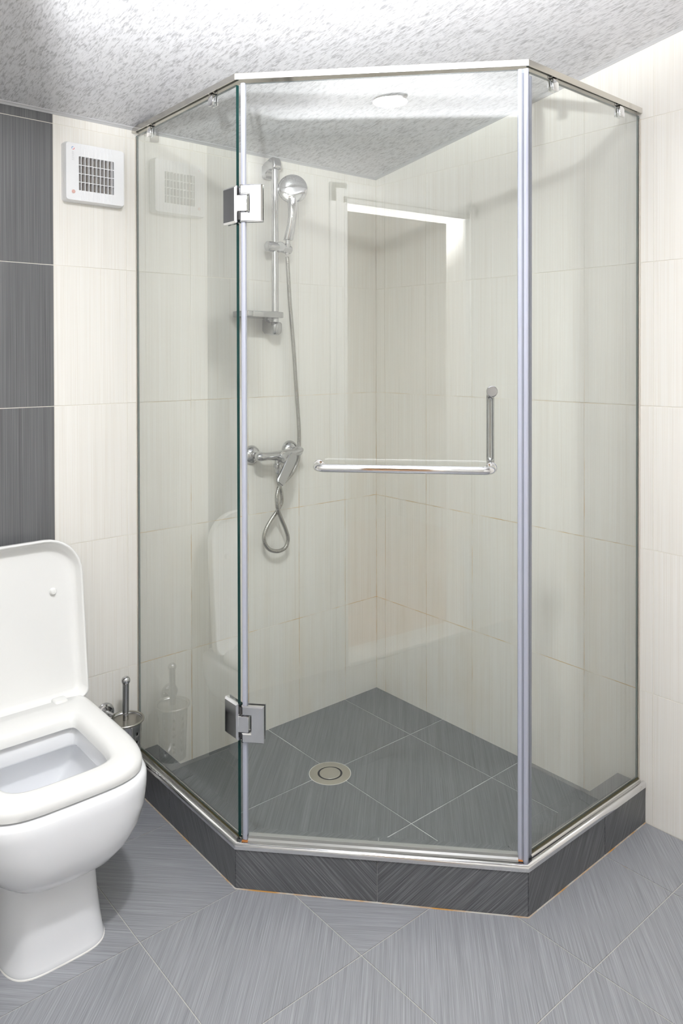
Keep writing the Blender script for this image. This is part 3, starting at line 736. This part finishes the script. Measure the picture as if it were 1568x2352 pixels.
# floor drain
dr = thing('floor_drain', 'round brushed metal drain in the grey shower floor', 'drain', (-0.5261, -0.3558, ZS))
dc = V((-0.5261, -0.3558, ZS-0.0018))
bm = bmesh.new(); lathe(bm, dc, (0, 0, 1), [(0.0, 0.0375), (0.0, 0.0635), (0.0024, 0.0635), (0.0030, 0.0610), (0.0030, 0.0440), (0.0036, 0.0410), (0.0030, 0.0388), (0.0, 0.0375)], 56, False, False); obj('ring', bm, M_DRAIN, dr)
bm = bmesh.new(); lathe(bm, dc, (0, 0, 1), [(0, 0.040), (0.0021, 0.040)], 40); obj('gap', bm, M_BLACK, dr)
bm = bmesh.new(); lathe(bm, dc+V((0, 0, 0.0002)), (0, 0, 1), [(0, 0.0325), (0.0026, 0.0325), (0.0034, 0.0315), (0.0030, 0.0285), (0.0030, 0.001)], 48); obj('cover', bm, M_DRAIN, dr)
bm = bmesh.new(); lathe(bm, dc, (0, 0, 1), [(0.0, 0.0636), (0.0021, 0.0636), (0.0021, 0.0655), (0.0, 0.0655)], 56, False, False); o = obj('sealant_ring', bm, M_SILIW, dr); o['label'] = 'thin pale line of sealant around the drain'

# ------------------------------------------------------------------ extractor fan
FX0, FX1, FZ0, FZ1 = -1.2165, -1.0430, 1.7540, 1.9180
fan = thing('extractor_fan', 'white square wall fan with slatted grille above the toilet', 'fan', ((FX0+FX1)/2, 0, (FZ0+FZ1)/2))
W_, H_ = FX1-FX0, FZ1-FZ0; fcx, fcz = (FX0+FX1)/2, (FZ0+FZ1)/2; FD = -0.0300
bm = bmesh.new(); ol = rrect(W_, H_, 0.008, 5); n = len(ol)
ou0, ou1, ov0, ov1 = FX0+0.215*W_, FX0+0.815*W_, FZ0+0.185*H_, FZ0+0.775*H_
il = []
for x, z in ol:
    # matching point on the inner rectangle
    a = math.atan2(z/H_, x/W_); c, s = math.cos(a), math.sin(a); k = 1/max(abs(c), abs(s))
    il.append(((ou0+ou1)/2+c*k*(ou1-ou0)/2, (ov0+ov1)/2+s*k*(ov1-ov0)/2))
def lo_(s, y): return [V((fcx+x*s, y, fcz+z*s)) for x, z in ol]
loft(bm, [lo_(1.02, -0.0003), lo_(1.02, -0.020), lo_(1.0, FD+0.004), lo_(0.985, FD), [V((x, FD-0.0005, z)) for x, z in il], [V((x, -0.006, z)) for x, z in il]], False, False)
obj('housing', bm, M_PLASTIC, fan, angle=40)
bm = bmesh.new(); bx(bm, (ou0-0.002, -0.007, ov0-0.002), (ou1+0.002, -0.004, ov1+0.002)); obj('back_plate', bm, M_FANIN, fan, smooth=False)
for i in range(9):
    x = FX0+W_*(0.255+0.0655*i)
    bm = bmesh.new(); bx(bm, (x-0.0009, FD-0.0014, FZ0+0.004), (x+0.0009, FD+0.0005, FZ1-0.004)); bx(bm, (x-0.0007, FD-0.001, ov0), (x+0.0007, -0.016, ov1))
    obj('slat', bm, M_PLASTIC, fan, smooth=False)
for i in range(3):
    z = ov0+(ov1-ov0)*(i+1)/4
    bm = bmesh.new(); bx(bm, (ou0, FD+0.001, z-0.0010), (ou1, -0.018, z+0.0010)); obj('grille_bar', bm, M_PLASTIC, fan, smooth=False)
for i in range(10):
    x = FX0+W_*(0.232+0.0655*i)
    bm = bmesh.new(); slab(bm, [(x, -0.0225, ov0), (x+0.0085, -0.008, ov0), (x+0.0085, -0.008, ov1), (x, -0.0225, ov1)], V((1, -0.6, 0)), 0.0008); obj('louvre', bm, M_FANIN, fan, smooth=False)
bm = bmesh.new(); lathe(bm, (FX0+0.125*W_, FD+0.001, FZ0+0.150*H_), (0, -1, 0), [(0, 0.0052), (0.0020, 0.0052), (0.0030, 0.0040), (0.0032, 0.001)], 24); o = obj('indicator_lamp', bm, M_LED, fan); o['label'] = 'small reddish round indicator lamp'
def arc(bm, cx0, cz0, r0, r1, a0, a1, y):
    n_ = 14; A = [a0+(a1-a0)*k/n_ for k in range(n_+1)]
    top = [bm.verts.new((cx0+r0*math.cos(a), y, cz0+r0*math.sin(a))) for a in A]; bt = [bm.verts.new((cx0+(r0+(r1-r0)*math.sin(PI*k/n_))*math.cos(a), y, cz0+(r0+(r1-r0)*math.sin(PI*k/n_))*math.sin(a))) for k, a in enumerate(A)]
    for k in range(n_):
        try: bm.faces.new((top[k], top[k+1], bt[k+1], bt[k]))
        except ValueError: pass
lcx, lcz = FX0+0.120*W_, FZ0+0.900*H_
bm = bmesh.new(); arc(bm, lcx, lcz, 0.0044, 0.0028, PI*0.30, PI*1.35, FD-0.0007); obj('emblem', bm, M_BLUEP, fan, smooth=False)
bm = bmesh.new(); arc(bm, lcx, lcz, 0.0044, 0.0028, -PI*0.75, PI*0.20, FD-0.0007); o = obj('emblem', bm, M_REDP, fan, smooth=False)
tc = bpy.data.curves.new('lettering', 'FONT'); tc.body = 'VENTS'; tc.size = 0.0088; tc.extrude = 0.0002; tc.shear = 0.25; tc.align_x = 'LEFT'; tc.space_character = 1.05
to = bpy.data.objects.new('t', tc); COL.objects.link(to); bpy.context.view_layer.update()
me = bpy.data.meshes.new_from_object(to); COL.objects.unlink(to); bpy.data.objects.remove(to)
# text x axis -> down, text y axis -> to the right, facing the room
me.transform(Matrix(((0, 1, 0, 0), (0, 0, -1, 0), (-1, 0, 0, 0), (0, 0, 0, 1))))
me.transform(Matrix.Translation(V((lcx-0.0032, FD-0.0007, FZ0+0.855*H_))))
me.name = 'lettering'; o = link('lettering', me, fan, M_GREYP); o.matrix_parent_inverse = Matrix.Translation(-fan.location); o['label'] = 'pale grey brand lettering running downward'

# ------------------------------------------------------------------ toilet
TX = -1.3990
wc = thing('toilet', 'white ceramic floor-standing toilet with raised lid at the left', 'toilet', (TX, -0.30, 0))
NT = 72
def outline(hw, front, back, z, n_=3.4, cx=TX, L=None, fw_=1.0):
    """back corners squarer, front a superellipse; counter-clockwise, starts at +x"""
    yc = (front+back)/2 if L is None else front+L
    pts = []
    for k in range(NT):
        a = 2*PI*k/NT; c, s = math.cos(a), math.sin(a)
        e = n_ if s < 0 else 16.0
        x = hw*math.copysign(abs(c)**(2/e), c); y = math.copysign(abs(s)**(2/e), s)
        y = yc+y*((yc-front) if s < 0 else (back-yc))
        t = max(0.0, (yc-y)/(yc-front)); x *= 1-(1-fw_)*t*t
        pts.append(V((cx+x, y, z)))
    return pts
bm = bmesh.new()
S = [(0.168, 0.102, -0.526, 3.6), (0.176, 0.120, -0.545, 3.4), (0.192, 0.145, -0.566, 3.3), (0.216, 0.168, -0.582, 3.3), (0.250, 0.187, -0.592, 3.4), (0.285, 0.1970, -0.595, 3.5), (0.325, 0.2005, -0.595, 3.6), (0.345, 0.2000, -0.593, 3.7), (0.352, 0.196, -0.589, 3.7), (0.3555, 0.188, -0.581, 3.7)]
loops = [outline(hw, f, -0.004, z, n_, L=0.24) for z, hw, f, n_ in S]
inner = [(0.3560, 0.132, -0.522, -0.222, 3.6), (0.350, 0.128, -0.518, -0.226, 3.6), (0.318, 0.120, -0.512, -0.242, 3.6), (0.313, 0.122, -0.514, -0.240, 3.6), (0.311, 0.138, -0.528, -0.205, 3.4), (0.285, 0.134, -0.522, -0.200, 3.2), (0.240, 0.112, -0.480, -0.200, 3.0), (0.195, 0.078, -0.400, -0.205, 2.8), (0.165, 0.050, -0.330, -0.210, 2.6)]
loops += [outline(hw, f, b, z, n_) for z, hw, f, b, n_ in inner]
loft(bm, loops); obj('bowl', bm, M_CERAMIC, wc, angle=60)
bm = bmesh.new()
S = [(0.0008, 0.1120, -0.5420), (0.006, 0.1125, -0.5430), (0.012, 0.1100, -0.5400), (0.050, 0.1060, -0.5360), (0.100, 0.1010, -0.5300), (0.150, 0.0985, -0.5250), (0.205, 0.0980, -0.5170)]
loft(bm, [outline(hw, f, -0.004, z, 4.2, cx=TX-0.016, L=0.16) for z, hw, f in S]); obj('pedestal', bm, M_CERAMIC, wc, angle=60)
bm = bmesh.new()
loft(bm, [outline(hw, f, -0.003, z, 4.2, cx=TX-0.016, L=0.16) for z, hw, f in ((0.0, 0.1135, -0.5440), (0.0016, 0.1132, -0.5436), (0.0030, 0.1122, -0.5428))]); obj('silicone_joint', bm, M_SILIW, wc, angle=60)
# seat ring
so = lambda s, z, d=0.0: outline(0.1930-d, -0.5780+d, -0.128-d*0.3, z, 4.2, L=0.25, fw_=0.985)
si = lambda z, g=0.0: outline(0.1240-g, -0.5080+g, -0.2360-g, z, 4.2, cx=TX)
bm = bmesh.new()
loops = [si(0.3585, 0.004), so(1, 0.3585, 0.004), so(1, 0.3605, 0.0005), so(1, 0.372, 0.0), so(1, 0.381, 0.003), so(1, 0.3870, 0.010), so(1, 0.3895, 0.020)]
a, b = so(1, 0.3895, 0.020), si(0.3885, -0.016)
loops += [b, si(0.3850, -0.007), si(0.3760, 0.0), si(0.3650, 0.003), si(0.3585, 0.004)]
loft(bm, loops, False, False); bmesh.ops.remove_doubles(bm, verts=bm.verts, dist=1e-6)
o = obj('seat', bm, M_SEATP, wc, angle=60)
for x in (TX-0.120, TX+0.120):
    bm = bmesh.new(); bx(bm, (x-0.018, -0.156, 0.378), (x+0.018, -0.120, 0.3945), 0.006, seg=3); obj('hinge_block', bm, M_SEATP, wc)
# lid, open, its hollow underside towards the room
LH, LW = 0.440, 0.2020
def lid_ol(s, d, y):
    """s shrink, y = depth (towards room negative) in the lid's own frame, origin at bottom middle"""
    pts = []; hw, h, r, rb = LW-d, LH-d, 0.098-d*0.6, 0.022
    for cx0, cz0, rr, a0 in ((hw-r, h-r, r, 0), (-hw+r, h-r, r, PI/2), (-hw+rb, d+rb, rb, PI), (hw-rb, d+rb, rb, 1.5*PI)):
        for k in range(10):
            a = a0+PI/2*k/9
            # sides lean outwards slightly towards the bottom
            X = cx0+rr*math.cos(a); Z = cz0+rr*math.sin(a); X *= 1+0.022*(1-Z/LH)
            pts.append(V((X, y, Z)))
    return pts
bm = bmesh.new()
loops = [lid_ol(0, 0.032, 0.043), lid_ol(0, 0.014, 0.041), lid_ol(0, 0.004, 0.032), lid_ol(0, 0.0, 0.018), lid_ol(0, 0.0, 0.002), lid_ol(0, 0.0012, -0.001), lid_ol(0, 0.0032, -0.002), lid_ol(0, 0.0054, -0.001), lid_ol(0, 0.0068, 0.003),
         lid_ol(0, 0.0110, 0.020), lid_ol(0, 0.0150, 0.0275), lid_ol(0, 0.0230, 0.0315), lid_ol(0, 0.036, 0.0325)]
loft(bm, loops)
lm = Matrix.Translation(V((TX-0.002, -0.1280, 0.3740))) @ Matrix.Rotation(math.radians(-6.0), 4, 'X')
bm.transform(lm); lid = obj('lid', bm, M_SEATP, wc, angle=60); lid['label'] = 'raised lid showing its hollow underside'
for x in (0.130, -0.130):
    bm = bmesh.new(); lathe(bm, (x, 0.0330, 0.295), (0, -1, 0), [(0, 0.0095), (0.006, 0.0090), (0.010, 0.0070), (0.0115, 0.0030)], 20); bm.transform(lm); obj('bumper', bm, M_SEATP, lid)

# ------------------------------------------------------------------ brush and its holder
HX, HY, HZ0, HZ1 = -1.0690, -0.0800, 0.0900, 0.2540
ho = thing('brush_holder', 'chrome wall holder with pierced metal cup between toilet and shower', 'brush holder', (HX, HY, HZ0))
bm = bmesh.new(); RS = 40; rr = 0.046
vs_ = []
zlev = [HZ0, HZ0+0.012, 0.118, 0.127, 0.142, 0.151, 0.166, 0.175, 0.190, 0.199, 0.214, 0.223, HZ1-0.010, HZ1-0.002]
for z in zlev:
    r_ = rr*(0.86+0.14*(z-HZ0)/(HZ1-HZ0)); vs_.append([bm.verts.new((HX+r_*math.cos(2*PI*k/RS), HY+r_*math.sin(2*PI*k/RS), z)) for k in range(RS)])
for i in range(len(zlev)-1):
    for k in range(RS):
        if i in (2, 4, 6, 8, 10) and k % 4 == 0: continue                      # the square holes
        bm.faces.new((vs_[i][k], vs_[i][(k+1) % RS], vs_[i+1][(k+1) % RS], vs_[i+1][k]))
bm.faces.new(list(reversed(vs_[0])))
cup = obj('cup', bm, M_CHROME2, ho); sm = cup.modifiers.new('solid', 'SOLIDIFY'); sm.thickness = 0.0012
cup['label'] = 'pierced chrome cup'
bm = bmesh.new(); lathe(bm, (HX, HY, 0.102), (0, 0, 1), [(0, 0.034), (0.13, 0.039)], 32); o = obj('inner_beaker', bm, M_BLACK, ho); o['label'] = 'dark beaker inside the cup'
bm = bmesh.new()
tube(bm, [(HX+0.0500*math.cos(2*PI*k/40), HY+0.0500*math.sin(2*PI*k/40), HZ1-0.003) for k in range(41)], 0.0036, 10, False); obj('ring', bm, M_STEEL, ho, angle=60)
bm = bmesh.new(); lathe(bm, (-1.0985, -0.0003, 0.2540), (0, -1, 0), [(0, 0.0270), (0.004, 0.0275), (0.010, 0.0250), (0.012, 0.020), (0.009, 0.014), (0.016, 0.0105)], 32); obj('wall_rose', bm, M_CHROMEF, ho)
bm = bmesh.new(); tube(bm, [(-1.0990, -0.008, 0.2580), (-1.0970, -0.030, 0.2560), (-1.0900, -0.042, 0.2520)], 0.0085, 16); obj('arm', bm, M_CHROMEF, ho)
br = thing('toilet_brush', 'toilet brush with round-knobbed chrome handle standing in the pierced cup', 'brush', (HX, HY, 0.20))
bm = bmesh.new(); lathe(bm, (HX, HY, HZ1-0.0090), (0, 0, 1), [(0, 0.043), (0.002, 0.0445), (0.004, 0.044), (0.005, 0.035), (0.0055, 0.010)], 40); obj('cover_plate', bm, M_STEEL, br)
tp = V((HX+0.001, HY, 0.3560))
bm = bmesh.new(); tube(bm, [(HX, HY, HZ1-0.006), (HX, HY, HZ1+0.018), (HX, HY, HZ1+0.019), tp], [0.0082, 0.0082, 0.0094, 0.0094], 20); obj('handle', bm, M_CHROME2, br)
bm = bmesh.new(); bmesh.ops.create_uvsphere(bm, u_segments=28, v_segments=16, radius=0.0128)
for v in bm.verts: v.co += tp+V((0, 0, 0.009))
obj('knob', bm, M_CHROMEF, br, angle=90)

# ------------------------------------------------------------------ doorway, hall and ceiling lamp (seen in the glass)
bm = bmesh.new()
fwid = 0.085
def fr(lo, hi): bx(bm, lo, hi, 0.004)
for yy0, yy1 in ((DY0, DY0+fwid), (DY1-fwid, DY1)): fr((XB, yy0, 0.0), (XB+0.016, yy1, DZ+fwid)); fr((XB+0.012, (yy0+yy1)/2-0.018, 0.0), (XB+0.024, (yy0+yy1)/2+0.018, DZ+fwid*0.7))
fr((XB, DY1-fwid, DZ), (XB+0.016, DY0+fwid, DZ+fwid)); fr((XB+0.012, DY1-0.03, DZ+0.025), (XB+0.024, DY0+0.03, DZ+0.060))
df = struct(obj('door_1', bm, M_WHITE))
bm = bmesh.new(); bx(bm, (XB-0.12, DY1, 0.0005), (XB+0.03, DY0, 0.020), 0.006); o = obj('threshold', bm, M_WHITE, df); o['label'] = 'white stone threshold'
bm = bmesh.new(); HXX = -4.2
bx(bm, (HXX-0.1, -3.6, -0.06), (HXX, 0.6, 2.6)); bx(bm, (HXX, -3.7, -0.06), (XB-0.12, -3.6, 2.6)); bx(bm, (HXX, 0.6, -0.06), (XB-0.12, 0.7, 2.6)); bx(bm, (HXX, -3.6, 2.5), (XB-0.12, 0.6, 2.6))
struct(obj('wall_hall', bm, M_HALLW, smooth=False))
bm = bmesh.new(); bx(bm, (HXX, -3.6, -0.06), (XB-0.12, 0.6, 0.0)); struct(obj('floor_hall', bm, M_HALLF, smooth=False))
cz = ceil_z(-1.37)
dlt = thing('ceiling_lamp', 'flat round recessed lamp in the speckled ceiling, seen only mirrored in the glass door', 'ceiling lamp', (-1.41, -1.37, cz))
bm = bmesh.new(); lathe(bm, (-1.41, -1.37, cz+0.004), (0, -0.1512, -0.9885), [(0, 0.045), (0, 0.062), (0.006, 0.062), (0.009, 0.058), (0.008, 0.046)], 40, False, False); obj('bezel', bm, M_CHROME, dlt)
me_, nt, N, L, b = newmat('lamp_lens'); b.inputs['Base Color'].default_value = (0.9, 0.9, 0.9, 1); b.inputs['Emission Color'].default_value = (1, 0.97, 0.92, 1); b.inputs['Emission Strength'].default_value = 2.0
bm = bmesh.new(); lathe(bm, (-1.41, -1.37, cz+0.004), (0, -0.1512, -0.9885), [(0, 0.046), (0.0055, 0.046), (0.0065, 0.001)], 32); o = obj('lens', bm, me_, dlt)
